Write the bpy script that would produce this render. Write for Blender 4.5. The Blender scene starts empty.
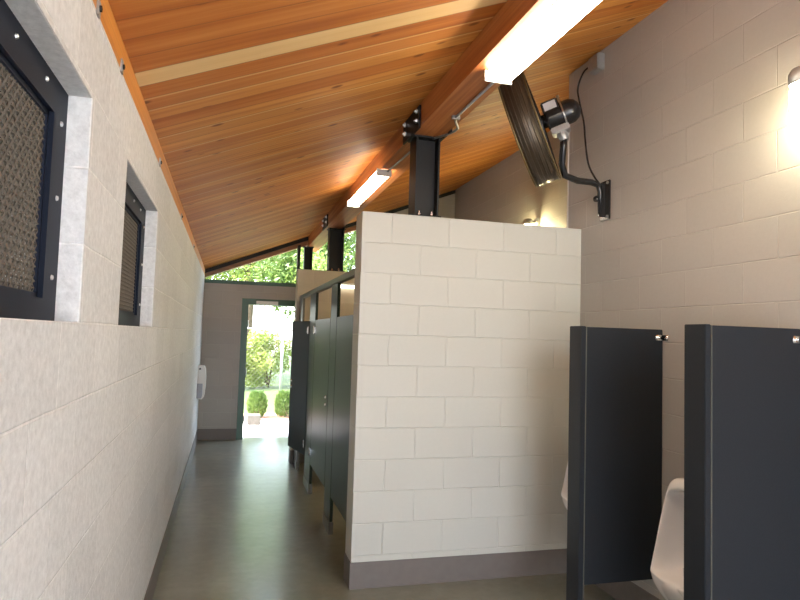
import bpy, bmesh, math, random
from mathutils import Vector, Matrix
random.seed(7)
PI = math.pi
S = bpy.context.scene
C = S.collection

# ------------------------------------------------------------------ measures
CX, AX, BX, SX = -0.3729, 0.8235, 2.4492, 3.60      # left wall, stall front, urinal wall, stall back wall
DY, TH, FY, EY = 4.02, 0.20, 7.98, 9.847            # block wall, its thickness, far stall wall, end wall
HW = 2.4384                                          # twelve courses
BACK = -2.0
def roof(x): return 2.55 + 0.397 * (x - CX)

# ------------------------------------------------------------------ helpers
class MB:
    def __init__(s): s.bm = bmesh.new()
    def box(s, x0, x1, y0, y1, z0, z1, bev=0):
        vs = [s.bm.verts.new((x, y, z)) for z in (z0, z1) for x, y in ((x0, y0), (x1, y0), (x1, y1), (x0, y1))]
        fs = [s.bm.faces.new([vs[i] for i in q]) for q in ((3, 2, 1, 0), (4, 5, 6, 7), (0, 1, 5, 4), (1, 2, 6, 5), (2, 3, 7, 6), (3, 0, 4, 7))]
        if bev:
            es = {e for f in fs for e in f.edges}
            bmesh.ops.bevel(s.bm, geom=list(es), offset=bev, segments=2, affect='EDGES')
        return s
    def obox(s, o, X, Y, Z, a, b, c, bev=0):
        """box around o along unit axes X, Y, Z with half sizes a, b, c"""
        vs = [s.bm.verts.new(o + X * (a * i) + Y * (b * j) + Z * (c * k)) for k in (-1, 1) for i, j in ((-1, -1), (1, -1), (1, 1), (-1, 1))]
        fs = [s.bm.faces.new([vs[i] for i in q]) for q in ((3, 2, 1, 0), (4, 5, 6, 7), (0, 1, 5, 4), (1, 2, 6, 5), (2, 3, 7, 6), (3, 0, 4, 7))]
        if bev:
            es = {e for f in fs for e in f.edges}
            bmesh.ops.bevel(s.bm, geom=list(es), offset=bev, segments=2, affect='EDGES')
        return s
    def prism(s, pts, vec):
        a = [s.bm.verts.new(p) for p in pts]; b = [s.bm.verts.new(Vector(p) + Vector(vec)) for p in pts]
        n = len(a); s.bm.faces.new(a); s.bm.faces.new(b[::-1])
        for i in range(n): s.bm.faces.new((a[i], b[i], b[(i + 1) % n], a[(i + 1) % n]))
        return s
    def tube(s, pts, r, n=12, cap=True):
        pts = [Vector(p) for p in pts]; rings = []
        up = None
        for i, p in enumerate(pts):
            d = (pts[min(i + 1, len(pts) - 1)] - pts[max(i - 1, 0)]).normalized()
            if up is None: up = d.orthogonal().normalized()
            up = (up - d * up.dot(d)).normalized(); w = d.cross(up)
            rr = r[i] if isinstance(r, (list, tuple)) else r
            rings.append([s.bm.verts.new(p + (up * math.cos(2 * PI * k / n) + w * math.sin(2 * PI * k / n)) * rr) for k in range(n)])
        for A, B in zip(rings, rings[1:]):
            for k in range(n): s.bm.faces.new((A[k], A[(k + 1) % n], B[(k + 1) % n], B[k]))
        if cap: s.bm.faces.new(rings[0][::-1]); s.bm.faces.new(rings[-1])
        return s
    def ring(s, c, ax, R, r, n=40, m=8):
        c = Vector(c); ax = Vector(ax).normalized(); u = ax.orthogonal().normalized(); w = ax.cross(u); rs = []
        for i in range(n):
            a = 2 * PI * i / n; d = u * math.cos(a) + w * math.sin(a)
            rs.append([s.bm.verts.new(c + d * (R + r * math.cos(2 * PI * k / m)) + ax * (r * math.sin(2 * PI * k / m))) for k in range(m)])
        for i in range(n):
            A, B = rs[i], rs[(i + 1) % n]
            for k in range(m): s.bm.faces.new((A[k], A[(k + 1) % m], B[(k + 1) % m], B[k]))
        return s
    def lathe(s, c, ax, prof, n=32, closed=False):
        """prof = list of (radius, along axis)"""
        c = Vector(c); ax = Vector(ax).normalized(); u = ax.orthogonal().normalized(); w = ax.cross(u); rs = []
        for (R, t) in prof:
            rs.append([s.bm.verts.new(c + ax * t + (u * math.cos(2 * PI * k / n) + w * math.sin(2 * PI * k / n)) * max(R, 1e-4)) for k in range(n)])
        pairs = list(zip(rs, rs[1:])) + ([(rs[-1], rs[0])] if closed else [])
        for A, B in pairs:
            for k in range(n): s.bm.faces.new((A[k], A[(k + 1) % n], B[(k + 1) % n], B[k]))
        return s
    def build(s, name, m, parent=None, smooth=False, origin=None):
        bmesh.ops.recalc_face_normals(s.bm, faces=s.bm.faces)
        me = bpy.data.meshes.new(name); 
        if origin is not None: bmesh.ops.translate(s.bm, verts=s.bm.verts, vec=-Vector(origin))
        s.bm.to_mesh(me); s.bm.free()
        for ml in (m if isinstance(m, (list, tuple)) else [m]): me.materials.append(ml)
        if smooth:
            for p in me.polygons: p.use_smooth = True
        o = bpy.data.objects.new(name, me); C.objects.link(o)
        if origin is not None: o.location = origin
        if parent: 
            o.parent = parent
            o.matrix_parent_inverse = world_of(parent).inverted()
        return o
def world_of(o):
    m = Matrix.LocRotScale(o.location, o.rotation_euler, o.scale)
    if o.parent: m = world_of(o.parent) @ o.matrix_parent_inverse @ m
    return m
def thing(name, label, cat, loc, group=None):
    o = bpy.data.objects.new(name, None); C.objects.link(o); o.location = loc; o.empty_display_size = .1
    return tag(o, label, cat, group)
def tag(o, label, cat, group=None, kind=None):
    o['label'] = label; o['category'] = cat
    if group: o['group'] = group
    if kind: o['kind'] = kind
    return o
def struct(o): o['kind'] = 'structure'; return o

# ------------------------------------------------------------------ materials
def mat(name, col=(.5, .5, .5), rough=.5, metal=0, **kw):
    m = bpy.data.materials.new(name); m.use_nodes = True
    b = m.node_tree.nodes['Principled BSDF']
    b.inputs['Base Color'].default_value = (*col, 1); b.inputs['Roughness'].default_value = rough; b.inputs['Metallic'].default_value = metal
    for k, v in kw.items(): b.inputs[k].default_value = v
    return m
class N:
    def __init__(s, m): s.t = m.node_tree; s.b = s.t.nodes.get('Principled BSDF')
    def n(s, typ, ins=None, **at):
        x = s.t.nodes.new(typ)
        for k, v in at.items(): setattr(x, k, v)
        for k, v in (ins or {}).items(): s.set(x.inputs[k], v)
        return x
    def set(s, sock, v):
        if isinstance(v, bpy.types.NodeSocket): s.t.links.new(v, sock)
        else: sock.default_value = v
    def math(s, op, a, b=0.0, c=None):
        x = s.t.nodes.new('ShaderNodeMath'); x.operation = op; s.set(x.inputs[0], a); s.set(x.inputs[1], b)
        if c is not None: s.set(x.inputs[2], c)
        return x.outputs[0]
    def mix(s, f, a, b, bt='MIX'):
        x = s.t.nodes.new('ShaderNodeMix'); x.data_type = 'RGBA'; x.blend_type = bt
        s.set(x.inputs[0], f); s.set(x.inputs[6], a); s.set(x.inputs[7], b); return x.outputs[2]
    def noise(s, vec, scale, detail=3, rough=.5):
        return s.n('ShaderNodeTexNoise', {'Vector': vec, 'Scale': scale, 'Detail': detail, 'Roughness': rough}).outputs['Fac']
    def ramp(s, f, stops):
        x = s.t.nodes.new('ShaderNodeValToRGB'); s.set(x.inputs[0], f); e = x.color_ramp.elements
        while len(e) < len(stops): e.new(.5)
        for i, (p, c) in enumerate(stops): e[i].position = p; e[i].color = (*c, 1) if len(c) == 3 else c
        return x.outputs[0]
    def pos(s):
        g = s.n('ShaderNodeNewGeometry'); x = s.n('ShaderNodeSeparateXYZ', {0: g.outputs['Position']}); y = s.n('ShaderNodeSeparateXYZ', {0: g.outputs['Normal']})
        return g.outputs['Position'], x.outputs, y.outputs
    def comb(s, x, y, z=0.0): return s.n('ShaderNodeCombineXYZ', {0: x, 1: y, 2: z}).outputs[0]
def bump(k, h, strength=.3, dist=.01, normal=None):
    x = k.n('ShaderNodeBump', {'Height': h, 'Strength': strength, 'Distance': dist})
    if normal: k.set(x.inputs['Normal'], normal)
    k.set(k.b.inputs['Normal'], x.outputs[0]); return x.outputs[0]

def cmu(name, col, mortar, py, px, rough=.55, grain=.3, mott=.06, jd=.006):
    m = mat(name, col, rough); k = N(m); P, x, nrm = k.pos()
    side = k.math('GREATER_THAN', k.math('ABSOLUTE', nrm[0]), .5)
    u = k.n('ShaderNodeMix', {0: side, 2: k.math('SUBTRACT', x[0], px), 3: k.math('SUBTRACT', x[1], py)}).outputs[0]
    w = k.n('ShaderNodeTexNoise', {'Vector': P, 'Scale': 6.0, 'Detail': 2.0}).outputs['Fac']
    v = k.math('ADD', x[2], k.math('MULTIPLY', k.math('SUBTRACT', w, .5), .006))
    br = k.n('ShaderNodeTexBrick', {'Vector': k.comb(u, v), 'Color1': (0, 0, 0, 1), 'Color2': (1, 1, 1, 1), 'Mortar': (.5, .5, .5, 1),
             'Scale': 1.0, 'Mortar Size': .0045, 'Mortar Smooth': .7, 'Bias': 0.0, 'Brick Width': .4064, 'Row Height': .2032})
    f = br.outputs['Fac']
    tone = k.math('MULTIPLY', k.math('SUBTRACT', k.n('ShaderNodeSeparateColor', {0: br.outputs['Color']}).outputs[0], .5), mott)
    n1 = k.noise(P, 45, 4, .7); n2 = k.noise(P, 1.6, 3)
    val = k.math('ADD', k.math('ADD', .99 - grain * .175, tone), k.math('ADD', k.math('MULTIPLY', n1, grain * .35), k.math('MULTIPLY', k.math('SUBTRACT', n2, .5), .08)))
    base = k.mix(k.math('MULTIPLY', f, .6), (*col, 1), (*mortar, 1))
    k.set(k.b.inputs['Base Color'], k.mix(1.0, base, k.comb(val, val, val), 'MULTIPLY'))
    h = k.math('ADD', k.math('MULTIPLY', f, -1.0), k.math('MULTIPLY', k.noise(P, 90, 3, .7), min(grain, 1) * .5))
    bump(k, h, .6, jd)
    return m
JF = AX + .203
M = {}
M['cmu_left'] = cmu('pale ground face block', (.64, .648, .65), (.84, .84, .83), 1.61, -.17, .62, 2.0, .10, .006)
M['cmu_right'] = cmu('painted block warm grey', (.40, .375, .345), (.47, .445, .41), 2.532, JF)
M['cmu_front'] = cmu('painted block light grey', (.53, .525, .478), (.56, .555, .51), 2.532, JF, .5, .18, .03, .006)
M['cmu_end'] = cmu('painted block end wall', (.39, .365, .335), (.45, .43, .40), 2.532, .1)
M['base'] = mat('grey brown base paint', (.23, .20, .185), .5)
k = N(M['base']); P, x, nn = k.pos(); k.set(k.b.inputs['Base Color'], k.mix(k.noise(P, 20), (.135, .115, .105, 1), (.17, .145, .13, 1)))

# tongue and groove ceiling boards
def boards(name):
    m = mat(name, (.5, .25, .1), .55); m.node_tree.nodes['Principled BSDF'].inputs['Specular IOR Level'].default_value = .16; k = N(m); P, x, nn = k.pos()
    BW = .1335
    t = k.math('DIVIDE', k.math('SUBTRACT', x[1], 2.43), BW)
    idx = k.math('FLOOR', t); fr = k.math('FRACT', t)
    rnd = k.n('ShaderNodeTexWhiteNoise', {'W': idx}, noise_dimensions='1D'); rv = rnd.outputs['Value']
    off = k.math('MULTIPLY', rv, 37.0)
    gv = k.comb(k.math('ADD', k.math('MULTIPLY', x[0], 1.1), off), k.math('MULTIPLY', x[1], 26.0), off)
    g1 = k.noise(gv, 1.0, 5, .62)
    g2 = k.noise(k.comb(k.math('ADD', k.math('MULTIPLY', x[0], .5), off), k.math('MULTIPLY', x[1], 7.0), off), 1.0, 3, .5)
    # knots
    kv = k.comb(k.math('ADD', k.math('MULTIPLY', x[0], 5.5), off), k.math('MULTIPLY', x[1], 9.0), 0.0)
    vo = k.n('ShaderNodeTexVoronoi', {'Vector': kv, 'Scale': 1.0, 'Randomness': 1.0})
    keep = k.math('GREATER_THAN', k.n('ShaderNodeSeparateColor', {0: vo.outputs['Color']}).outputs[0], .5)
    kn = k.math('MULTIPLY', k.ramp(vo.outputs['Distance'], [(0.0, (1, 1, 1)), (.12, (.8, .8, .8)), (.2, (0, 0, 0))]), keep)
    c = k.ramp(k.math('ADD', k.math('MULTIPLY', g1, .6), k.math('MULTIPLY', g2, .4)), [(.32, (.26, .062, .009)), (.48, (.49, .165, .026)), (.66, (.70, .31, .07))])
    c = k.mix(k.math('MULTIPLY', rv, .5), c, (.60, .28, .07, 1))
    red = k.math('GREATER_THAN', k.n('ShaderNodeTexWhiteNoise', {'W': k.math('ADD', idx, .37)}, noise_dimensions='1D').outputs['Value'], .6)
    c = k.mix(k.math('MULTIPLY', red, .45), c, (.38, .10, .018, 1))
    pale = k.math('COMPARE', idx, 0.0, .1)
    c = k.mix(k.math('MULTIPLY', pale, .85), c, k.mix(g1, (.66, .42, .17, 1), (.82, .60, .30, 1)))
    edge_pale = k.math('MULTIPLY', k.math('LESS_THAN', fr, .14), k.math('GREATER_THAN', rv, .6))
    c = k.mix(k.math('MULTIPLY', edge_pale, .5), c, (.74, .47, .20, 1))
    c = k.mix(k.math('MULTIPLY', kn, .85), c, (.13, .03, .008, 1))
    gap = k.math('LESS_THAN', k.math('MINIMUM', fr, k.math('SUBTRACT', 1.0, fr)), .028)
    c = k.mix(k.math('MULTIPLY', gap, .5), c, (.17, .06, .02, 1))
    k.set(k.b.inputs['Base Color'], c)
    bump(k, k.math('ADD', k.math('MULTIPLY', gap, -1.0), k.math('MULTIPLY', g1, .12)), .5, .004)
    return m
M['boards'] = boards('cedar ceiling boards')
def timber(name, c0, c1, c2, rough=.42, ax=1):
    m = mat(name, c1, rough); k = N(m); P, x, nn = k.pos()
    o = [x[0], x[1], x[2]]; along = o[ax]; oth = [o[i] for i in range(3) if i != ax]
    g = k.noise(k.comb(k.math('MULTIPLY', along, .8), k.math('MULTIPLY', oth[0], 24.0), k.math('MULTIPLY', oth[1], 24.0)), 1.0, 4, .6)
    lam = k.math('FRACT', k.math('DIVIDE', x[2], .038))
    c = k.ramp(g, [(.3, c0), (.5, c1), (.72, c2)])
    c = k.mix(k.math('MULTIPLY', k.math('LESS_THAN', lam, .06), .35), c, (.2, .07, .02, 1))
    k.set(k.b.inputs['Base Color'], c); bump(k, g, .2, .002); return m
M['beam'] = timber('glue laminated fir', (.27, .07, .016), (.40, .13, .033), (.56, .25, .08))
M['ledger'] = timber('orange stained ledger', (.50, .17, .025), (.62, .235, .035), (.70, .30, .06))
M['rafter'] = timber('brown rafter', (.20, .085, .035), (.27, .12, .05), (.33, .16, .07), ax=0)

# polished concrete
m = M['floor'] = mat('sealed concrete floor', (.15, .155, .12), .24); k = N(m); P, x, nn = k.pos()
n1 = k.noise(P, 1.1, 5, .6); n2 = k.noise(P, 9, 4, .65); n3 = k.noise(P, 70, 2)
c = k.ramp(k.math('ADD', k.math('MULTIPLY', n1, .65), k.math('MULTIPLY', n2, .35)), [(.36, (.12, .122, .088)), (.5, (.18, .178, .13)), (.64, (.26, .25, .19))])
c = k.mix(k.math('MULTIPLY', n3, .2), c, (.2, .195, .15, 1))
k.set(k.b.inputs['Base Color'], c)
k.set(k.b.inputs['Roughness'], k.math('ADD', .22, k.math('MULTIPLY', n1, .22)))
k.set(k.b.inputs['Specular IOR Level'], .8)
k.set(k.b.inputs['Coat Weight'], .6)
k.set(k.b.inputs['Coat Roughness'], k.math('ADD', .08, k.math('MULTIPLY', k.noise(P, 2.2, 2, .5), .22)))
bump(k, k.noise(P, 3.5, 2), .1, .01)

def speck(name, c0, c1, rough=.4, scale=160, metal=0, bs=.05):
    m = mat(name, c0, rough, metal); k = N(m); P, x, nn = k.pos()
    n = k.noise(P, scale, 3, .6); k.set(k.b.inputs['Base Color'], k.mix(n, (*c0, 1), (*c1, 1)))
    if bs: bump(k, n, bs, .001)
    return m
M['screen'] = speck('charcoal partition panel', (.011, .0135, .018), (.020, .0235, .029), .42)
M['stall'] = speck('dark stall panel', (.007, .015, .008), (.012, .024, .013), .34)  # charcoal panel; its green tint stands in for reflected foliage
for k_ in ('screen', 'stall'): M[k_].node_tree.nodes['Principled BSDF'].inputs['Specular IOR Level'].default_value = .28
M['trim_edge'] = speck('panel edge grey', (.07, .07, .06), (.11, .11, .09), .5)
M['alum'] = speck('brushed aluminium', (.62, .62, .62), (.72, .72, .72), .28, 90, 1)
M['chrome'] = speck('chrome', (.8, .8, .82), (.85, .85, .86), .12, 40, 1, 0)
M['railgrey'] = speck('dark head rail metal', (.11, .105, .09), (.16, .15, .13), .38, 60, .6)
M['steel'] = speck('black painted steel', (.008, .008, .009), (.015, .015, .016), .5)
M['steel'].node_tree.nodes['Principled BSDF'].inputs['Specular IOR Level'].default_value = .3
M['steelgreen'] = speck('dark green painted steel', (.018, .075, .045), (.03, .10, .06), .35)
M['frame_navy'] = speck('blue black window frame', (.006, .009, .018), (.011, .015, .028), .5)
M['frame_navy'].node_tree.nodes['Principled BSDF'].inputs['Specular IOR Level'].default_value = .12
M['mesh'] = speck('weathered screen metal', (.055, .046, .036), (.12, .10, .078), .5, 60, .2)
M['louver'] = speck('dark louver', (.012, .013, .016), (.02, .022, .026), .6)
M['white_enamel'] = speck('white enamel', (.74, .73, .70), (.78, .77, .74), .3)
M['ceramic'] = speck('white vitreous china', (.80, .78, .78), (.83, .81, .80), .12, 30, 0, 0)
M['plastic_grey'] = speck('grey plastic', (.30, .32, .38), (.36, .38, .44), .35)
M['plastic_black'] = speck('black plastic', (.01, .01, .012), (.018, .018, .02), .25)
M['fan_black'] = speck('black fan enamel', (.012, .012, .013), (.02, .02, .022), .22)
M['fan_shroud'] = speck('dark bronze shroud', (.055, .042, .03), (.085, .065, .045), .35, 60, .5)
M['fan_rim'] = speck('brass tinted wire', (.14, .10, .045), (.20, .15, .07), .5, 60, .5)
M['galv'] = speck('galvanised metal', (.34, .35, .36), (.46, .47, .48), .42, 50, .7)
M['label'] = speck('silver label', (.42, .42, .45), (.5, .5, .52), .4)
M['white_caulk'] = speck('white sealant', (.66, .64, .60), (.7, .68, .64), .6)
def emis(name, col, st):
    m = mat(name, (.8, .8, .8), .4); b = m.node_tree.nodes['Principled BSDF']
    b.inputs['Emission Color'].default_value = (*col, 1); b.inputs['Emission Strength'].default_value = st
    return m
M['tube'] = emis('fluorescent diffuser', (1, .88, .70), 15)
M['globe'] = emis('lit glass globe', (1, .90, .60), 45)
M['globe_back'] = emis('lit glass globe in stalls', (1, .85, .45), 90)
M['strip'] = emis('lit strip lens', (1, .9, .72), 3)

# ------------------------------------------------------------------ the setting
b = MB(); b.box(CX - .2, SX + .2, BACK - .2, EY + .2, -.12, 0); struct(b.build('floor', M['floor']))
def wall_with_openings(fixed0, fixed1, u0, u1, z0, z1, holes, axis):
    """boxes around rectangular openings; holes = (u0,u1,z0,z1)"""
    b = MB(); us = sorted({u0, u1, *[h[0] for h in holes], *[h[1] for h in holes]}); zs = sorted({z0, z1, *[h[2] for h in holes], *[h[3] for h in holes]})
    for a0, a1 in zip(us, us[1:]):
        run = None
        for c0, c1 in zip(zs, zs[1:]):
            if any(h[0] <= a0 and a1 <= h[1] and h[2] <= c0 and c1 <= h[3] for h in holes):
                if run: cells(b, fixed0, fixed1, a0, a1, run, axis); run = None
                continue
            run = (run[0], c1) if run else (c0, c1)
        if run: cells(b, fixed0, fixed1, a0, a1, run, axis)
    bmesh.ops.remove_doubles(b.bm, verts=b.bm.verts, dist=1e-5)
    return b
def cells(b, f0, f1, a0, a1, run, axis):
    if axis == 'Y': b.box(f0, f1, a0, a1, *run)
    else: b.box(a0, a1, f0, f1, *run)
W1, W2 = (.77, 1.787), (2.385, 3.40)
SILL, HEAD = 1.6256, 2.220
b = wall_with_openings(CX - .2, CX, BACK, EY, 0, 2.452, [(W1[0], W1[1], SILL, HEAD), (W2[0], W2[1], SILL, HEAD)], 'Y')
struct(b.build('wall_left', M['cmu_left']))
b = MB(); b.prism([(BX, BACK, 0), (BX + .2, BACK, 0), (BX + .2, BACK, roof(BX + .2)), (BX, BACK, roof(BX))], (0, DY + TH - BACK, 0)); struct(b.build('wall_right', M['cmu_right']))
b = MB(); b.box(AX, BX, DY, DY + TH, 0, HW); struct(b.build('wall_front', M['cmu_front']))
b = MB(); b.prism([(BX + .2, DY, 0), (SX, DY, 0), (SX, DY, roof(SX)), (BX + .2, DY, roof(BX + .2))], (0, TH, 0)); struct(b.build('wall_return', M['cmu_right']))
b = MB(); b.prism([(SX, DY, 0), (SX + .2, DY, 0), (SX + .2, DY, roof(SX + .2)), (SX, DY, roof(SX))], (0, EY - DY, 0)); struct(b.build('wall_stall', M['cmu_right']))
b = MB(); b.box(AX, SX, FY, FY + TH, 0, HW); struct(b.build('wall_partition', cmu('painted block tan', (.50, .44, .35), (.54, .48, .39), 2.5, JF)))
DX0, DX1, DZ = .285, 1.25, 2.045
b = wall_with_openings(EY, EY + .2, CX - .2, SX + .2, 0, 2.345, [(DX0 - .04, DX1 + .04, 0, DZ + .04)], 'X'); struct(b.build('wall_end', M['cmu_end']))
b = wall_with_openings(BACK - .2, BACK, CX - .2, BX + .2, 0, 2.40, [(-.15, 2.25, 0, 2.25)], 'X'); struct(b.build('wall_back', M['cmu_end']))
# ceiling slab with overhangs
x0, x1 = CX - .9, SX + .8
b = MB(); b.prism([(x0, BACK - 1, roof(x0)), (x1, BACK - 1, roof(x1)), (x1, BACK - 1, roof(x1) + .18), (x0, BACK - 1, roof(x0) + .18)], (0, EY + 1.5 - BACK, 0)); struct(b.build('ceiling', M['boards']))
# painted base
def bb(name, *a): q = MB(); q.box(*a); return struct(q.build(name, M['base']))
e = .007
bb('baseboard_left', CX, CX + e, BACK, EY, 0, .162)
bb('baseboard_right', BX - e, BX, BACK, DY, 0, .162)
q = MB(); q.box(AX - e, BX, DY - e, DY, 0, .165); q.box(AX - e, AX, DY, DY + TH, 0, .165); struct(q.build('baseboard_front', M['base']))
bb('baseboard_end', CX, .19, EY - e, EY, 0, .165)
q = MB(); q.box(AX - e, SX, FY - e, FY, 0, .165); q.box(AX - e, AX, FY, FY + TH, 0, .165); struct(q.build('baseboard_partition', M['base']))
bb('baseboard_stall', SX - e, SX, DY + TH, FY, 0, .165)
# thin light sealant line at the outside corner over the block wall
q = MB(); q.tube([(BX - .004, DY + TH - .012, HW), (BX - .004, DY + TH - .012, roof(BX) - .35)], .006, 8); struct(q.build('trim_1', M['white_caulk']))

# ledger board along the top of the left wall with its anchor straps
root = thing('ledger_board', 'orange stained wooden ledger board along the top of the left block wall', 'board', (CX, 3, 2.452))
q = MB(); q.prism([(CX - .12, BACK, 2.452), (CX - .0, BACK, 2.452), (CX - .0, BACK, roof(CX)), (CX - .12, BACK, roof(CX - .12))], (0, EY - BACK, 0)); q.build('plank', M['ledger'], root)
for y in (1.78, 2.16, 3.35, 4.9, 6.6):
    q = MB(); q.box(CX, CX + .006, y - .016, y + .016, 2.44, 2.485, .002)
    a = q.build('anchor_strap', M['galv'], root); q = MB(); q.lathe((CX + .005, y, 2.462), (1, 0, 0), [(.009, 0), (.009, .006), (.0, .008)], 8); q.build('bolt', M['plastic_black'], a)

# ---- screened windows in the left wall
def screened_window(name, y0, y1):
    fx = CX - .058
    root = bpy.data.objects.new(name, None); C.objects.link(root); root.location = (fx, (y0 + y1) / 2, SILL); root['kind'] = 'structure'
    w = .118; q = MB()
    q.box(fx - .012, fx, y0, y0 + w, SILL, HEAD); q.box(fx - .012, fx, y1 - w, y1, SILL, HEAD)
    q.box(fx - .012, fx, y0 + w, y1 - w, HEAD - .085, HEAD); q.box(fx - .012, fx, y0 + w, y1 - w, SILL, SILL + .055)
    for a, c in ((y0 + w, y0 + w + .012), (y1 - w - .012, y1 - w)): q.box(fx - .032, fx - .012, a, c, SILL, HEAD)
    q.box(fx - .032, fx - .012, y0 + w, y1 - w, HEAD - .097, HEAD - .085); q.box(fx - .032, fx - .012, y0 + w, y1 - w, SILL + .055, SILL + .067)
    q.build('window_frame', M['frame_navy'], root)
    # woven wire screen
    q = MB(); a0, a1, c0, c1 = y0 + w + .01, y1 - w - .01, SILL + .06, HEAD - .09
    n = int((a1 - a0) / .0165); r = .0032
    def strip(pts, nrm):
        prev = None
        for p in pts:
            p = Vector(p); t = Vector(nrm) * r
            cur = (q.bm.verts.new(p - t), q.bm.verts.new(p + Vector((r, 0, 0))), q.bm.verts.new(p + t), q.bm.verts.new(p - Vector((r, 0, 0))))
            if prev:
                for i in range(4): q.bm.faces.new((prev[i], prev[(i + 1) % 4], cur[(i + 1) % 4], cur[i]))
            prev = cur
    nz = int((c1 - c0) / .0165)
    for i in range(n + 1):
        y = a0 + (a1 - a0) * i / n
        strip([(fx - .020 + .003 * (1 if (i + j) % 2 else -1), y, c0 + (c1 - c0) * j / nz) for j in range(nz + 1)], (0, 1, 0))
    for j in range(nz + 1):
        z = c0 + (c1 - c0) * j / nz
        strip([(fx - .020 - .003 * (1 if (i + j) % 2 else -1), a0 + (a1 - a0) * i / n, z) for i in range(n + 1)], (0, 0, 1))
    q.build('wire_screen', M['mesh'], root)
    q = MB(); nl = 12
    for i in range(nl):
        z = SILL + (HEAD - SILL) * (i + .5) / nl
        q.obox(Vector((fx - .11, (y0 + y1) / 2, z)), Vector((.8, 0, .6)), Vector((0, 1, 0)), Vector((-.6, 0, .8)), .032, (y1 - y0) / 2 - .002, .003)
    q.build('louver', M['louver'], root)
    for y in (y0 + .055, y1 - .055):
        for z in (SILL + .11, SILL + .31, SILL + .5):
            q = MB(); q.lathe((fx, y, z), (1, 0, 0), [(.007, 0), (.006, .004), (.0, .006)], 10); q.build('bolt', M['alum'], root)
    for z in (HEAD - .035,):
        for y in (y0 + .3, y0 + .6, y1 - .2):
            q = MB(); q.lathe((fx, y, z), (1, 0, 0), [(.006, 0), (.005, .004), (.0, .006)], 10); q.build('bolt', M['alum'], root)
screened_window('window_1', *W1)
screened_window('window_2', *W2)

# ---- door opening in the far wall: green steel frame, closer bracket
root = bpy.data.objects.new('door_1', None); C.objects.link(root); root.location = (.75, EY, 0); root['kind'] = 'structure'
q = MB()
for (a, c) in ((.19, DX0), (DX1, DX1 + .11)): q.box(a, c, EY - .012, EY + .0, 0, DZ)
q.box(.19, DX1 + .11, EY - .012, EY, DZ, DZ + .09)
q.box(DX0 - .04, DX0, EY, EY + .2, 0, DZ); q.box(DX1, DX1 + .04, EY, EY + .2, 0, DZ); q.box(DX0 - .04, DX1 + .04, EY, EY + .2, DZ, DZ + .04)
q.build('door_frame', M['steelgreen'], root)
q = MB(); q.box(.40, .73, EY - .03, EY - .012, DZ + .005, DZ + .06, .003); q.build('closer_bracket', M['white_enamel'], root)
for z in (.3, 1.02, 1.75):
    q = MB(); q.box(DX0 - .001, DX0 + .006, EY + .03, EY + .07, z - .055, z + .055); q.tube([(DX0 + .008, EY + .02, z - .055), (DX0 + .008, EY + .02, z + .055)], .008, 8)
    q.build('hinge', M['alum'], root)

# ---- triangular clerestory over the end walls: members only, open above
def gable(name, y, xe):
    root = bpy.data.objects.new(name, None); C.objects.link(root); root.location = (1, y, 2.4); root['kind'] = 'structure'
    q = MB(); q.box(CX, xe, y - .01, y + .19, 2.345, 2.40); q.build('sill_plate', M['steelgreen'], root)
    q = MB(); q.prism([(CX, y, roof(CX) - .06), (xe, y, roof(xe) - .06), (xe, y, roof(xe)), (CX, y, roof(CX))], (0, .18, 0)); q.build('cap_flashing', M['steel'], root)
    q = MB(); q.prism([(CX, y + .03, roof(CX) - .12), (xe, y + .03, roof(xe) - .15), (xe, y + .03, roof(xe) - .06), (CX, y + .03, roof(CX) - .06)], (0, .12, 0)); q.build('rafter', M['rafter'], root)
    for x in (1.0,):
        if x < xe:
            q = MB(); q.prism([(x, y, 2.40), (x + .045, y, 2.40), (x + .045, y, roof(x) - .08), (x, y, roof(x) - .09)], (0, .08, 0)); q.build('mullion', M['steel'], root)
gable('window_3', EY, SX)
q = MB(); q.prism([(2.05, EY + .002, 2.40), (SX + .2, EY + .002, 2.40), (SX + .2, EY + .002, roof(SX + .2)), (2.05, EY + .002, roof(2.05))], (0, .15, 0)); struct(q.build('trim_2', M['cmu_end']))
gable('window_4', BACK - .2, BX)

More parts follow.
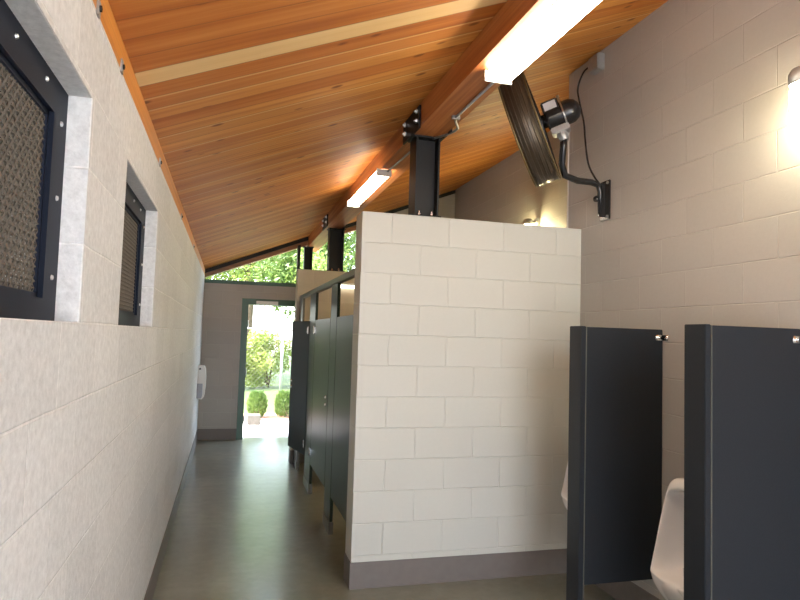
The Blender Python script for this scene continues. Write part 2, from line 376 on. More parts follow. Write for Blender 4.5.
# ---- ridge beam and its steel posts
bz = 3.0
q = MB(); q.prism([(1.16, BACK - .2, bz), (1.37, BACK - .2, bz), (1.37, BACK - .2, roof(1.37)), (1.16, BACK - .2, roof(1.16))], (0, EY + .8 - BACK, 0))
tag(q.build('roof_beam', M['beam']), 'long laminated wooden roof beam running lengthwise above the two tube lights', 'beam')
def hpost(xc, w, y0, y1, z0, z1, label, plates=False):
    root = thing('steel_post', label, 'post', (xc, (y0 + y1) / 2, z0), 'dark steel posts under the roof beam')
    q = MB(); t = .012
    q.box(xc - w / 2, xc - w / 2 + t, y0, y1, z0 + .012, z1 - .01); q.box(xc + w / 2 - t, xc + w / 2, y0, y1, z0 + .012, z1 - .01)
    q.box(xc - w / 2 + t, xc + w / 2 - t, (y0 + y1) / 2 - .006, (y0 + y1) / 2 + .006, z0 + .012, z1 - .01)
    q.build('column', M['steel'], root)
    q = MB(); q.box(xc - w / 2 - .02, xc + w / 2 + .02, y0, y1, z1 - .01, z1); q.build('cap_plate', M['steel'], root)
    q = MB(); q.box(xc - w / 2 - .02, xc + w / 2 + .02, y0, y1, z0, z0 + .012); bp_ = q.build('base_plate', M['steel'], root)
    for dx in (-.045, .045):
        q = MB(); q.lathe((xc + dx, y0 + .03, z0 + .012), (0, 0, 1), [(.016, 0), (.016, .014), (.008, .014), (.008, .032), (0, .032)], 6); q.build('anchor_bolt', M['chrome'], bp_)
    if plates:
        for sx in (-1, 1):
            xx = 1.16 - .012 if sx < 0 else 1.37
            top = roof(1.15) - .012 if sx < 0 else roof(1.37) - .01
            q = MB(); q.box(xx, xx + .012, y0 - .17, y1 + .06, bz - .01, top); pl = q.build('side_plate', M['steel'], root)
            for yy in (y0 - .12, y1 + .005):
                for zz in (bz + .05, bz + .115):
                    q = MB(); q.lathe((xx if sx < 0 else xx + .012, yy, zz), (sx, 0, 0), [(.017, 0), (.017, .01), (.008, .01), (.008, .02), (0, .02)], 6); q.build('bolt', M['alum'], pl)
    return root
hpost(1.272, .170, DY + .02, DY + TH - .02, HW, bz, 'dark steel post with bolted plates standing on the light grey block wall', True)
hpost(1.31, .19, FY + .02, FY + TH - .02, HW, bz, 'dark steel post standing on the tan wall beyond the stalls', True)
hpost(1.175, .13, EY + .035, EY + .155, 2.40, bz, 'dark steel post standing over the doorway in the end wall', False)

# ---- tube lights under the beam
def tube_light(y0, y1, label, x0=1.215, x1=1.362):
    zb, zt = 2.94, bz
    root = thing('ceiling_light', label, 'light', ((x0 + x1) / 2, (y0 + y1) / 2, zb), 'tube lights under the roof beam')
    q = MB(); q.box(x0 + .02, x1 - .02, y0 + .02, y1 - .02, zt - .022, zt); q.build('housing', M['white_enamel'], root)
    q = MB(); n = 10
    prof = [((x0 + x1) / 2 + (x1 - x0) / 2 * math.cos(PI + PI * i / n) , y0, zt - .022 - (.038) * abs(math.sin(PI * i / n)) ** .5) for i in range(n + 1)]
    q.prism(prof, (0, y1 - y0, 0)); q.build('diffuser', M['tube'], root)
    for y in (y0 - .006, y1): 
        q = MB(); q.box(x0 - .002, x1 + .002, y, y + .006, zb - .002, zt - .002, .002); q.build('end_cap', M['white_enamel'], root)
tube_light(1.70, 2.92, 'nearest long glowing tube light under the beam, left of the wall fan')
tube_light(4.98, 6.28, 'smaller far tube light under the beam, beside the steel post', 1.125, 1.25)
tube_light(-1.6, -.38, 'added fill tube light under the beam, unseen behind the camera')  # unseen fixture added behind the camera to brighten the near walls
# conduit running from light to light along the beam
root = thing('conduit', 'thin grey conduit running along the roof beam between the two tube lights', 'conduit', (1.3, 3.2, 2.99))
q = MB(); q.tube([(1.31, 2.925, 2.99), (1.31, 3.60, 2.99), (1.325, 3.66, 2.99), (1.395, 3.80, 2.992), (1.395, 3.86, 2.992), (1.38, 3.92, 2.992), (1.31, 4.03, 2.985)], .0085, 8); q.build('pipe', M['galv'], root, True)
q = MB(); q.tube([(1.25, 4.21, 2.985), (1.22, 4.97, 2.985)], .0085, 8); q.build('pipe', M['galv'], root, True)
q = MB(); q.box(1.285, 1.335, 3.60, 3.62, 2.978, 3.0); q.build('strap', M['galv'], root)

# ------------------------------------------------------------------ toilet stalls
PX = .862; PT = .025                                 # front plane and panel thickness
root = thing('toilet_partition', 'dark stall partition with doors and overhead rail beside the light grey block wall', 'toilet partition', (PX, 6, 0))
q = MB(); q.box(PX - .005, PX + .045, DY + TH, FY, 2.05, 2.10, .004); q.build('head_rail', M['railgrey'], root)
for a, c in ((5.13, 5.45), (6.45, 6.90), (7.62, FY)):
    q = MB(); q.box(PX, PX + .026, a, c, .10, 2.05, .003); p_ = q.build('pilaster', M['railgrey'] if c == FY else M['stall'], root)
    q = MB(); q.box(PX - .006, PX + .032, a - .006, c - (.0 if c == FY else -.006), 0, .10, .003); q.build('shoe', M['railgrey'], p_)
def stall_door(y0, y1, ang, hinge_near, latch=True):
    """door leaf from y0 (near) to y1 (far), closed along Y; hinge side near or far; ang opens it outward"""
    hy = y0 if hinge_near else y1
    q = MB(); q.box(PX, PX + PT, y0, y1, .30, 1.764, .003)
    d = q.build('door', M['stall'], root, origin=(PX, hy, 0)); d.rotation_euler.z = ang
    def sub(qq, name, m):
        o = qq.build(name, m, None, origin=(PX, hy, 0)); o.parent = d; o.location = (0, 0, 0)
    s = 1 if hinge_near else -1
    for z in (.43, 1.66):
        qq = MB(); qq.box(PX - .010, PX, min(hy, hy + s * .055), max(hy, hy + s * .055), z - .03, z + .03, .003); qq.tube([(PX - .010, hy + s * .004, z - .04), (PX - .010, hy + s * .004, z + .04)], .009, 10)
        sub(qq, 'hinge', M['chrome'])
    ly = y1 - .07 if hinge_near else y0 + .07
    if latch:
        for z in (1.0, 1.065):
            qq = MB(); qq.lathe((PX, ly, z), (-1, 0, 0), [(.018, 0), (.018, .006), (.012, .014), (0, .016)], 14); sub(qq, 'latch_knob', M['chrome'])
    return d
stall_door(DY + TH + .01, 5.12, 0, True, False)
stall_door(5.46, 6.44, 0, False, True)
stall_door(6.91, 7.55, .195, True, True)
for yc in (5.29, 6.66):
    q = MB(); q.box(PX + .036, SX - .01, yc - .0125, yc + .0125, .30, 1.764, .003); q.build('divider', M['stall'], root)

# ------------------------------------------------------------------ urinal screens
def urinal_screen(y, xf, label):
    root = thing('urinal_screen', label, 'urinal screen', ((xf + BX) / 2, y, 0), 'dark screens between the urinals')
    zt = 1.703
    q = MB(); q.box(xf + .004, BX - .004, y, y + .025, .285, zt, .003); q.build('panel', M['screen'], root)
    q = MB(); q.box(xf - .03, xf, y - .002, y + .125, .0, zt + .004, .003); q.build('pilaster', M['screen'], root)
    q = MB(); q.box(xf, xf + .0045, y - .004, y + .003, .02, zt); q.build('edge_strip', M['trim_edge'], root)
    for z in (1.655,):
        q = MB(); q.box(BX - .055, BX, y - .007, y - .0005, z - .016, z + .016, .004); q.box(BX - .006, BX, y - .045, y - .002, z - .016, z + .016, .002)
        q.lathe((BX - .033, y - .006, z), (0, -1, 0), [(.010, 0), (.010, .006), (0, .009)], 12)
        q.build('wall_bracket', M['chrome'], root, True)
urinal_screen(3.12, 1.94, 'far dark urinal screen, standing nearest the light grey block wall')
urinal_screen(2.205, 1.965, 'near dark urinal screen at the right edge of the picture')

# ------------------------------------------------------------------ urinals
def lerp(a, b, t): return a + (b - a) * t
def interp(tab, z):
    for (z0, *v0), (z1, *v1) in zip(tab, tab[1:]):
        if z0 <= z <= z1: t = (z - z0) / (z1 - z0); return [lerp(a, b, t) for a, b in zip(v0, v1)]
    return list(tab[-1][1:]) if z > tab[-1][0] else list(tab[0][1:])
def urinal(yc, dz, label):
    root = thing('urinal', label, 'urinal', (BX, yc, .2 + dz), 'white wall hung urinals')
    # rows by height: half width, depth of the rim, depth of the recess floor, half width of the recess
    T = [(.12, .085, .08, .08, 0), (.17, .12, .13, .13, 0), (.25, .155, .205, .205, 0), (.33, .175, .270, .270, 0), (.385, .18, .298, .298, .0),
         (.41, .182, .306, .300, .03), (.422, .182, .308, .280, .08), (.428, .182, .306, .18, .13), (.46, .180, .296, .12, .142), (.56, .174, .276, .07, .140), (.70, .166, .252, .05, .132),
         (.80, .158, .232, .06, .122), (.832, .155, .226, .11, .105), (.850, .153, .222, .205, .06), (.865, .150, .217, .215, .0), (.890, .142, .200, .20, .0), (.903, .128, .17, .17, .0)]
    q = MB(); rows = []
    us = [-1, -.985, -.93, -.80, -.60, -.35, 0, .35, .60, .80, .93, .985, 1]
    for (z, hw, d, rd, rw) in T:
        row = [q.bm.verts.new((BX, yc - hw, z + dz))]
        row.append(q.bm.verts.new((BX - d * .5, yc - hw, z + dz)))
        # outer corner to front rim
        row.append(q.bm.verts.new((BX - d * .88, yc - hw * .985, z + dz)))
        row.append(q.bm.verts.new((BX - d, yc - hw * .90, z + dz)))
        r_ = max(rw, hw * .55) if rw == 0 else rw
        deep = rd if rw else d
        bulge = .012 if z < .47 else .0
        row.append(q.bm.verts.new((BX - d - bulge * .5, yc - min(r_ + .008, hw * .88), z + dz)))
        for t in (-.93, -.62, -.25, .25, .62, .93):
            dd = lerp(deep, d, abs(t) ** 4 * .5) if rw else d + bulge * (1 - t * t)
            row.append(q.bm.verts.new((BX - dd, yc + r_ * t, z + dz)))
        row.append(q.bm.verts.new((BX - d - bulge * .5, yc + min(r_ + .008, hw * .88), z + dz)))
        row.append(q.bm.verts.new((BX - d, yc + hw * .90, z + dz)))
        row.append(q.bm.verts.new((BX - d * .88, yc + hw * .985, z + dz)))
        row.append(q.bm.verts.new((BX - d * .5, yc + hw, z + dz)))
        row.append(q.bm.verts.new((BX, yc + hw, z + dz)))
        rows.append(row)
    for A, B in zip(rows, rows[1:]):
        for i in range(len(A) - 1): q.bm.faces.new((A[i], A[i + 1], B[i + 1], B[i]))
    q.bm.faces.new(rows[0][::-1]); q.bm.faces.new(rows[-1])
    o = q.build('bowl', M['ceramic'], root, True)
    sub = o.modifiers.new('smooth', 'SUBSURF'); sub.levels = 2; sub.render_levels = 2
    q = MB(); q.lathe((BX - .19, yc, .476 + dz), (0, 0, 1), [(.035, -.03), (.035, .0), (.02, .004), (0, .004)], 16); q.build('drain_grate', M['chrome'], root, True)
    q = MB(); q.tube([(BX, yc, 1.02 + dz), (BX - .05, yc, 1.02 + dz), (BX - .075, yc, 1.0 + dz), (BX - .075, yc, .925 + dz)], .013, 10); q.lathe((BX, yc, 1.02 + dz), (-1, 0, 0), [(.028, 0), (.028, .006), (.014, .012)], 16)
    q.build('flush_pipe', M['chrome'], root, True)
urinal(2.67, 0.03, 'white urinal between the two dark screens, mounted low')
urinal(3.57, .19, 'white urinal mostly hidden between the light grey block wall and the far screen')

# ------------------------------------------------------------------ wall fan
Ax = Vector((-.7834, .5224, -.3369)); L = Vector((.4507, .1041, -.8866))
Ax = (Matrix.Rotation(math.radians(2), 3, L) @ Ax).normalized()
FC = Vector((1.875, 3.735, 3.03)); R0 = .385
root = thing('wall_fan', 'black drum fan mounted high on the right wall, tilted down to the left', 'fan', (BX, 3.71, 2.45))
q = MB(); q.lathe(FC, Ax, [(R0, -.08), (R0, .08), (R0 - .004, .08), (R0 - .004, -.08)], 56, True); q.build('shroud', M['fan_shroud'], root, True)
q = MB(); q.ring(FC + Ax * .08, Ax, R0, .006, 56, 8); q.ring(FC - Ax * .08, Ax, R0, .006, 56, 8); q.build('rim', M['fan_rim'], root, True)
q = MB()
for t in (-.065, -.04, -.015, .01, .035, .06): q.ring(FC + Ax * t, Ax, R0, .004, 56, 6)
q.build('guard_ring', M['fan_shroud'], root, True)
def grille(s):
    q = MB(); u = Ax.orthogonal().normalized(); w = Ax.cross(u); c0 = FC + Ax * (.08 * s)
    for i in range(9): q.ring(c0 + Ax * (s * .012 * (1 - (i / 9) ** 2)), Ax, .07 + .034 * i, .0018, 40, 5)
    for i in range(16):
        a = 2 * PI * i / 16; d = u * math.cos(a) + w * math.sin(a)
        q.tube([c0 + Ax * s * .014 + d * .05, c0 + Ax * s * .008 + d * .22, c0 + d * R0], .0025, 5)
    q.lathe(c0 + Ax * s * .012, Ax * s, [(.0, .006), (.05, .004), (.052, 0), (0, 0)], 24)
    q.build('grille', M['fan_black'], root, True)
grille(1); grille(-1)
q = MB(); q.lathe(FC, Ax, [(0, .05), (.04, .045), (.055, .02), (.055, -.03), (0, -.03)], 24); hub = q.build('hub', M['fan_black'], root, True)
for i in range(4):
    u = Ax.orthogonal().normalized(); w = Ax.cross(u); a = 2 * PI * i / 4 + .4
    d = u * math.cos(a) + w * math.sin(a); t = Ax.cross(d)
    q = MB(); rows = []
    for j in range(7):
        r = .05 + .29 * j / 6; tw = math.radians(42 - 22 * j / 6); wd = .045 + .045 * math.sin(PI * min(1, j / 6 * .9 + .1) * .8)
        ch = t * math.cos(tw) + Ax * math.sin(tw); nr = d.cross(ch) * .0012
        rows.append([q.bm.verts.new(FC + d * r + ch * (wd * k_) + nr * s_ + d.cross(ch) * (-.01 * (1 - k_ * k_))) for k_, s_ in ((-1, 1), (0, 1), (1, 1), (1, -1), (0, -1), (-1, -1))])
    for A, B in zip(rows, rows[1:]):
        for k_ in range(6): q.bm.faces.new((A[k_], A[(k_ + 1) % 6], B[(k_ + 1) % 6], B[k_]))
    q.bm.faces.new(rows[0][::-1]); q.bm.faces.new(rows[-1]); q.build('blade', M['alum'], root, True)
q = MB(); q.lathe(FC - Ax * .095, -Ax, [(.0, 0), (.045, 0), (.045, .02), (.078, .03), (.080, .045), (.080, .175), (.078, .195), (.062, .225), (.035, .245), (0, .25)], 32); mo = q.build('motor', M['fan_black'], root, True)
q = MB(); q.ring(FC - Ax * .235, Ax, .085, .006, 36, 6); q.build('clamp_band', M['alum'], mo, True)
up = (Vector((0, 0, 1)) - Ax * Ax.z).normalized(); sd = Ax.cross(up)
q = MB(); q.tube([FC - Ax * .235 + up * .08, FC - Ax * .235 + up * .13], .007, 8); q.lathe(FC - Ax * .235 + up * .12, up, [(.012, 0), (.012, .012), (0, .012)], 6); q.build('eye_bolt', M['alum'], mo)
fs = sd if sd.y < 0 else -sd
q = MB(); q.obox(FC - Ax * .17 + up * .06 + fs * .045, Ax, up, fs, .055, .04, .03, .006); jb = q.build('terminal_box', M['fan_black'], mo)
q = MB(); q.obox(FC - Ax * .17 + up * .06 + fs * .0765, Ax, up, fs, .04, .026, .001); q.build('rating_plate', M['label'], jb)
armtop = FC - Ax * .185 - up * .078
q = MB(); q.obox(armtop - up * .02, Ax, up, sd, .06, .022, .045, .006); q.lathe(armtop - up * .035, -up, [(.035, 0), (.035, .03), (.028, .06), (.0, .06)], 20); q.build('swivel_clamp', M['galv'], root)
p0 = armtop - up * .08
q = MB(); pts = [p0, p0 + Vector((.0, .005, -.05)), Vector((2.085, 3.67, 2.79)), Vector((2.115, 3.68, 2.72)), Vector((2.22, 3.70, 2.70)), Vector((2.33, 3.705, 2.70)), Vector((2.385, 3.708, 2.685)), Vector((2.40, 3.71, 2.64)), Vector((2.40, 3.71, 2.49))]
q.tube(pts, [.022] * 6 + [.02, .018, .014], 14); q.build('arm', M['fan_black'], root, True)
q = MB(); q.box(BX - .014, BX, 3.655, 3.765, 2.45, 2.72, .004); q.box(BX - .06, BX - .012, 3.70, 3.72, 2.47, 2.70, .003); wb = q.build('wall_bracket', M['fan_black'], root)
for z in (2.47, 2.70):
    q = MB(); q.lathe((BX - .014, 3.67, z), (-1, 0, 0), [(.010, 0), (.010, .008), (0, .01)], 8); q.build('bolt', M['alum'], wb)
q = MB(); q.tube([(2.40, 3.71, 2.58), (2.36, 3.69, 2.585)], .010, 8); q.lathe((2.365, 3.692, 2.585), Vector((-.9, -.3, .05)), [(.02, 0), (.022, .012), (.014, .022), (0, .022)], 12); q.build('tension_knob', M['fan_black'], wb, True)
def spline(P_, n=8):
    P_ = [Vector(p) for p in P_]; out = []
    Q = [2 * P_[0] - P_[1]] + P_ + [2 * P_[-1] - P_[-2]]
    for i in range(1, len(Q) - 2):
        for j in range(n):
            t = j / n; a, b_, c_, d_ = Q[i - 1:i + 3]
            out.append(.5 * ((2 * b_) + (-a + c_) * t + (2 * a - 5 * b_ + 4 * c_ - d_) * t * t + (-a + 3 * b_ - 3 * c_ + d_) * t ** 3))
    return out + [P_[-1]]
q = MB(); q.tube(spline([(2.415, 3.83, 3.585), (2.40, 3.93, 3.57), (2.395, 4.00, 3.48), (2.40, 3.99, 3.38), (2.41, 3.94, 3.20), (2.405, 3.91, 3.06), (2.40, 3.86, 2.88), (2.41, 3.79, 2.76), (2.42, 3.725, 2.69)]), .0065, 8)
tag(q.build('power_cord', M['plastic_black'], None, True), 'black power cord hanging from the outlet box down to the fan bracket', 'cord')
root = thing('outlet_box', 'small grey metal outlet box high on the right wall above the fan', 'outlet box', (BX, 3.80, 3.58))
q = MB(); q.box(BX - .055, BX, 3.74, 3.86, 3.52, 3.635, .006); q.build('box', M['galv'], root)
q = MB(); q.box(BX - .06, BX - .055, 3.745, 3.855, 3.525, 3.63, .002); q.build('cover_plate', M['galv'], root)
q = MB(); q.lathe((BX - .03, 3.86, 3.58), (0, 1, 0), [(.02, -.01), (.02, .02), (.012, .03), (0, .03)], 12); q.build('plug', M['plastic_grey'], root, True)

# ------------------------------------------------------------------ jelly jar wall lamps
def wall_lamp(p, ax, globe, label, power):
    """p = point on the wall at lamp axis, ax = direction out of the wall"""
    p = Vector(p); ax = Vector(ax)
    root = thing('wall_lamp', label, 'lamp', p, 'wall lamps with glass globes')
    sidev = Vector((0, 0, 1)).cross(ax)
    q = MB(); q.obox(p + ax * .022 + Vector((0, 0, .0)), ax, sidev, Vector((0, 0, 1)), .022, .05, .055, .006); q.build('back_box', M['galv'], root)
    q = MB(); q.tube([p + ax * .04, p + ax * .10], .022, 12); q.lathe(p + ax * .14 + Vector((0, 0, -.035)), (0, 0, 1), [(.058, 0), (.062, .01), (.062, .045), (.05, .065), (.02, .075), (0, .076)], 24); q.build('cap', M['galv'], root, True)
    q = MB(); q.lathe(p + ax * .14 + Vector((0, 0, -.035)), (0, 0, -1), [(.05, 0), (.056, .02), (.056, .10), (.048, .14), (.028, .165), (0, .172)], 24); q.build('globe', globe, root, True)
wall_lamp((BX, 2.055, 2.77), (-1, 0, 0), M['globe'], 'lit wall lamp on the right wall at the right edge of the picture', 0)
wall_lamp((SX, 6.88, 3.06), (-1, 0, 0), M['globe_back'], 'wall lamp behind the light grey block wall, only its grey cap showing', 0)
wall_lamp((SX, 5.7, 2.60), (-1, 0, 0), M['globe_back'], 'wall lamp in the stalls hidden behind the block wall, casting a yellow glow', 0)
root = thing('strip_light', 'short white strip light on the tan wall beyond the stalls', 'light', (1.5, FY, 2.25))
q = MB(); q.box(1.30, 1.80, FY - .05, FY, 2.262, 2.29, .004); q.build('housing', M['white_enamel'], root)
q = MB(); q.box(1.31, 1.79, FY - .048, FY - .004, 2.225, 2.262, .004); q.build('lens', M['strip'], root)

# ------------------------------------------------------------------ dispenser
root = thing('towel_dispenser', 'white and grey dispenser mounted on the left wall near the far doorway', 'dispenser', (CX, 9.15, .68))
q = MB(); prof = [(0, .69), (.07, .685), (.095, .72), (.107, .85), (.109, .98), (.10, 1.09), (.082, 1.135), (0, 1.14)]
q.prism([(CX + a, 9.02, z) for a, z in prof], (0, .27, 0)); q.build('cover', M['white_enamel'], root)
q = MB(); q.prism([(CX + a, 9.005, z) for a, z in [(0, .70), (.062, .70), (.072, .74), (.072, .90), (.0, .90)]], (0, .0145, 0)); q.build('lower_tray', M['plastic_grey'], root)
q = MB(); q.lathe((CX + .03, 9.02, 1.10), (0, -1, 0), [(.014, 0), (.014, .005), (0, .006)], 12); q.build('lock', M['plastic_black'], root)

# ------------------------------------------------------------------ outdoors
def blotch(name, c0, c1, scale, rough=.9):
    m = mat(name, c0, rough); k = N(m); P, x, nn = k.pos(); n = k.noise(P, scale, 5, .65)
    k.set(k.b.inputs['Base Color'], k.ramp(n, [(.3, c0), (.7, c1)])); bump(k, n, .5, .02); return m
M['grass'] = blotch('lawn', (.035, .07, .012), (.09, .13, .03), 3)
M['mulch'] = blotch('reddish mulch', (.22, .10, .06), (.42, .24, .15), 30)
M['pave'] = blotch('pale concrete', (.62, .60, .58), (.72, .70, .67), 3)
M['stone'] = blotch('pale stone', (.06, .055, .045), (.11, .10, .085), 12)
M['bark'] = blotch('bark', (.10, .07, .045), (.2, .15, .1), 14)
def leafm(name, c0, c1):
    m = mat(name, c0, .5); k = N(m); P, x, nn = k.pos()
    n = k.noise(P, 1.3, 3, .6); n2 = k.noise(P, 14, 2)
    col = k.ramp(k.math('ADD', k.math('MULTIPLY', n, .6), k.math('MULTIPLY', n2, .4)), [(.35, c0), (.62, c1)])
    k.set(k.b.inputs['Base Color'], col)
    tr = k.n('ShaderNodeBsdfTranslucent', {'Color': col}); mx = k.n('ShaderNodeMixShader', {0: .4, 1: k.b.outputs[0], 2: tr.outputs[0]})
    out = [n_ for n_ in k.t.nodes if n_.type == 'OUTPUT_MATERIAL'][0]; k.t.links.new(mx.outputs[0], out.inputs[0]); return m
M['leaf1'] = leafm('bright leaves', (.08, .145, .02), (.27, .35, .08))
M['leaf2'] = leafm('deep leaves', (.04, .09, .018), (.15, .23, .05))
M['leaf3'] = leafm('yellow green leaves', (.12, .19, .02), (.34, .40, .09))
def g(name, m, *a): q = MB(); q.box(*a); return struct(q.build(name, m))
g('ground', M['grass'], -30, 40, EY + 2.6, 60, -.22, -.03)
g('pavement', M['pave'], -8, 12, EY + .2, 12.0, -.20, -.01)
g('ground_back', M['pave'], -12, 16, -22, BACK - .2, -.2, -.01)
q = MB(); q.box(-8, 12, 12.0, 12.95, -.15, .012); tag(q.build('mulch_bed', M['mulch']), 'strip of reddish mulch under the two shrubs outside', 'mulch', kind='stuff')
def leaves(q, centre, rad, n, s, squash=1.0, blobs=9, seed=0):
    rnd = random.Random(seed); centre = Vector(centre)
    bl = [(centre + Vector((rnd.uniform(-1, 1) * rad * .62, rnd.uniform(-1, 1) * rad * .62, rnd.uniform(-1, 1) * rad * .62 * squash)), rad * rnd.uniform(.32, .55)) for _ in range(blobs)]
    for _ in range(n):
        c, r = bl[rnd.randrange(blobs)]
        d = Vector((rnd.gauss(0, 1), rnd.gauss(0, 1), rnd.gauss(0, 1))).normalized()
        p = c + d * r * rnd.random() ** .35; p.z = max(p.z, .03)
        a = Vector((rnd.gauss(0, 1), rnd.gauss(0, 1), rnd.gauss(0, 1))).normalized(); b_ = a.orthogonal().normalized(); ss = s * rnd.uniform(.6, 1.3)
        v = [q.bm.verts.new(p + a * ss), q.bm.verts.new(p + b_ * ss * .45), q.bm.verts.new(p - a * ss), q.bm.verts.new(p - b_ * ss * .45)]
        q.bm.faces.new(v)
def tree(x, y, h, rad, m, label, seed, n=5000, s=.11):
    root = thing('tree', label, 'tree', (x, y, -.03), 'trees outside the far doorway')
    rnd = random.Random(seed)
    q = MB(); q.tube([(x, y, -.03), (x + .1, y, h * .3), (x - .05, y + .1, h * .62), (x, y, h * .9)], [.2, .16, .1, .03], 10)
    for i in range(5):
        a = rnd.uniform(0, 2 * PI); z = h * rnd.uniform(.35, .6); q.tube([(x, y, z), (x + math.cos(a) * rad * .4, y + math.sin(a) * rad * .4, z + rad * .4), (x + math.cos(a) * rad * .75, y + math.sin(a) * rad * .75, z + rad * .6)], [.07, .045, .015], 6)
    q.build('trunk', M['bark'], root, True)
    q = MB(); leaves(q, (x, y, h * .62), rad, n, s, h * .42 / rad, 16, seed); q.build('crown', m, root)
TR = [(-3.4, 21, 8.5, 2.7, 'leaf1', 'leafy tree left of the doorway view outside'), (.6, 23, 9.5, 3.0, 'leaf3', 'tall yellow green tree straight beyond the doorway'),
      (3.0, 20, 8.0, 2.6, 'leaf2', 'darker tree seen above the tan wall through the gable opening'), (6.6, 21, 9.5, 3.0, 'leaf1', 'bright tree seen right of the second steel post'),
      (-1.2, 29, 10.5, 3.6, 'leaf2', 'deep green tree standing furthest back outside on the left'), (4.4, 28, 12.0, 4.0, 'leaf1', 'tallest tree far behind the wire fence'),
      (10.5, 24, 10, 3.4, 'leaf2', 'broad tree at the far right beyond the stalls'), (2.7, 17.6, 4.4, 1.15, 'leaf1', 'small slender tree just behind the wire fence')]
for i, (x, y, h, r, m, lab) in enumerate(TR): tree(x, y, h, r, M[m], lab, 11 + i, 16000 if r > 2 else 5000, .085 if r > 2 else .045)
def shrub(x, y, r, h, label, seed):
    root = thing('shrub', label, 'shrub', (x, y, 0), 'shrubs outside the far doorway')
    rnd = random.Random(seed); q = MB()
    for i in range(14):
        a = rnd.uniform(0, 2 * PI); q.tube([(x, y, .0), (x + math.cos(a) * r * .6, y + math.sin(a) * r * .6, h * .7)], [.008, .003], 5)
    q.build('stems', M['bark'], root)
    q = MB()
    for i in range(2600):
        a = rnd.uniform(0, 2 * PI); t = rnd.random(); zz = rnd.random() ** .8; rr = r * math.sqrt(max(0, 1 - (zz - .45) ** 2 * 2.4)) * rnd.uniform(.5, 1)
        p = Vector((x + math.cos(a) * rr, y + math.sin(a) * rr, .03 + zz * h)); d = (Vector((math.cos(a) * .5, math.sin(a) * .5, 1)) + Vector((rnd.gauss(0, .3), rnd.gauss(0, .3), 0))).normalized(); w_ = d.cross(Vector((rnd.gauss(0, 1), rnd.gauss(0, 1), .1))).normalized()
        v = [q.bm.verts.new(p + d * .045), q.bm.verts.new(p + w_ * .008), q.bm.verts.new(p - d * .02), q.bm.verts.new(p - w_ * .008)]; q.bm.faces.new(v)
    q.build('foliage', M['leaf2'], root)
shrub(.60, 12.32, .19, .46, 'small round shrub outside, left one beside the pale stone block', 3)
shrub(1.13, 12.30, .21, .47, 'small round shrub outside, right one near the stall door edge', 4)
q = MB(); q.box(.40, .63, 11.42, 11.75, -.01, .155, .012); tag(q.build('stone_block', M['stone']), 'pale stone block on the pavement outside beside the left shrub', 'block')
for i, (x, y, rad, m_, lab) in enumerate([(-.6, 18.9, 1.0, 'leaf1', 'loose green bush behind the wire fence, left side of the doorway view'), (1.25, 19.6, .95, 'leaf3', 'yellow green bush behind the wire fence, middle of the doorway view'), (3.1, 18.8, 1.0, 'leaf2', 'darker green bush behind the wire fence, hidden by the stall door')]):
    root = thing('bush', lab, 'bush', (x, y, -.03), 'bushes behind the fence')
    q = MB(); rnd = random.Random(60 + i)
    for j in range(9):
        a = rnd.uniform(0, 2 * PI); q.tube([(x, y, -.03), (x + math.cos(a) * .3, y + math.sin(a) * .3, .8), (x + math.cos(a) * .6, y + math.sin(a) * .6, 1.5)], [.03, .02, .006], 6)
    q.build('stems', M['bark'], root, True)
    q = MB(); leaves(q, (x, y, .95), rad, 6000, .05, 1.0, 12, 70 + i); q.build('foliage', M[m_], root)
root = thing('wire_fence', 'tall chain link fence standing behind the shrubs outside', 'fence', (2, 16, 0))
for i in range(8):
    x = -5.4 + i * 2.25; q = MB(); q.tube([(x, 16.2, -.03), (x, 16.2, 1.75)], .035, 8); q.build('fence_post', M['galv'], root, True)
q = MB(); q.tube([(-5.4, 16.2, 1.72), (10.35, 16.2, 1.72)], .022, 8); q.build('top_rail', M['galv'], root, True)
q = MB()
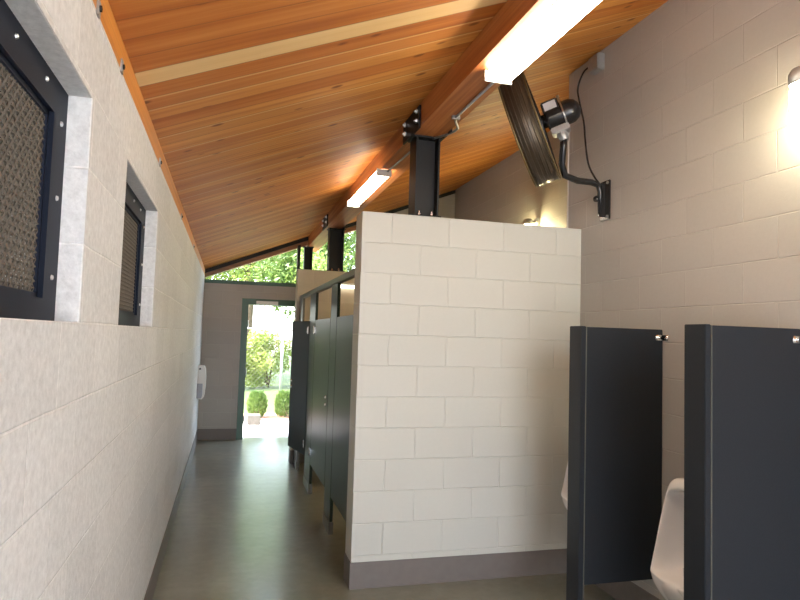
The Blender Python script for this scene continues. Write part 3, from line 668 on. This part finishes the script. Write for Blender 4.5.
for s in (-1, 1):
    x = -7.2
    while x < 10.4:
        a, c = (x, x + 1.75) if s > 0 else (x + 1.75, x)
        lo, hi = (0, 1)
        pts = []
        for t in (0, 1): pts.append((lerp(a, c, t), 16.2 + .01 * s, -.03 + 1.75 * t))
        if min(a, c) >= -5.4 and max(a, c) <= 10.35: q.tube(pts, .0022, 3, False)
        x += .11
q.build('wire_mesh', M['railgrey'], root)

# ------------------------------------------------------------------ light
w = bpy.data.worlds.new('World'); S.world = w; w.use_nodes = True; nt = w.node_tree
sky = nt.nodes.new('ShaderNodeTexSky'); sky.sky_type = 'NISHITA'; sky.sun_disc = False; sky.sun_elevation = math.radians(50); sky.sun_rotation = math.radians(250)
sky.air_density = 1.0; sky.dust_density = 3.0; sky.ozone_density = 1.0
hz = nt.nodes.new('ShaderNodeMix'); hz.data_type = 'RGBA'; hz.inputs[0].default_value = .65; nt.links.new(sky.outputs[0], hz.inputs[6]); hz.inputs[7].default_value = (.97, 1.0, 1.0, 1)
bg = nt.nodes['Background']; nt.links.new(hz.outputs[2], bg.inputs[0]); bg.inputs[1].default_value = 3.0
sun = bpy.data.lights.new('sun', 'SUN'); sun.energy = 8; sun.angle = .02; sun.color = (1, .95, .86)
so = bpy.data.objects.new('sun', sun); C.objects.link(so); so.rotation_euler = Vector((-.55, -.12, .8)).to_track_quat('Z', 'Y').to_euler()

# ------------------------------------------------------------------ camera
cam = bpy.data.cameras.new('camera'); co = bpy.data.objects.new('camera', cam); C.objects.link(co); S.camera = co
cam.sensor_width = 36; cam.lens = 626.18 / 800 * 36; cam.clip_start = .02; cam.clip_end = 200
R_ = Vector((.96384324, -.264771, .0300422)); U_ = Vector((-.04467654, -.04942282, .99777823)); F_ = Vector((.26269797, .96304398, .0594649))
mw = Matrix(((R_.x, U_.x, -F_.x, 0), (R_.y, U_.y, -F_.y, 0), (R_.z, U_.z, -F_.z, 1.6126), (0, 0, 0, 1)))
co.matrix_world = mw
vs = S.view_settings; S.display_settings.display_device = 'sRGB'
vs.view_transform = 'Standard'; vs.look = 'None'; vs.gamma = 1; vs.use_curve_mapping = False; vs.exposure = 1.05
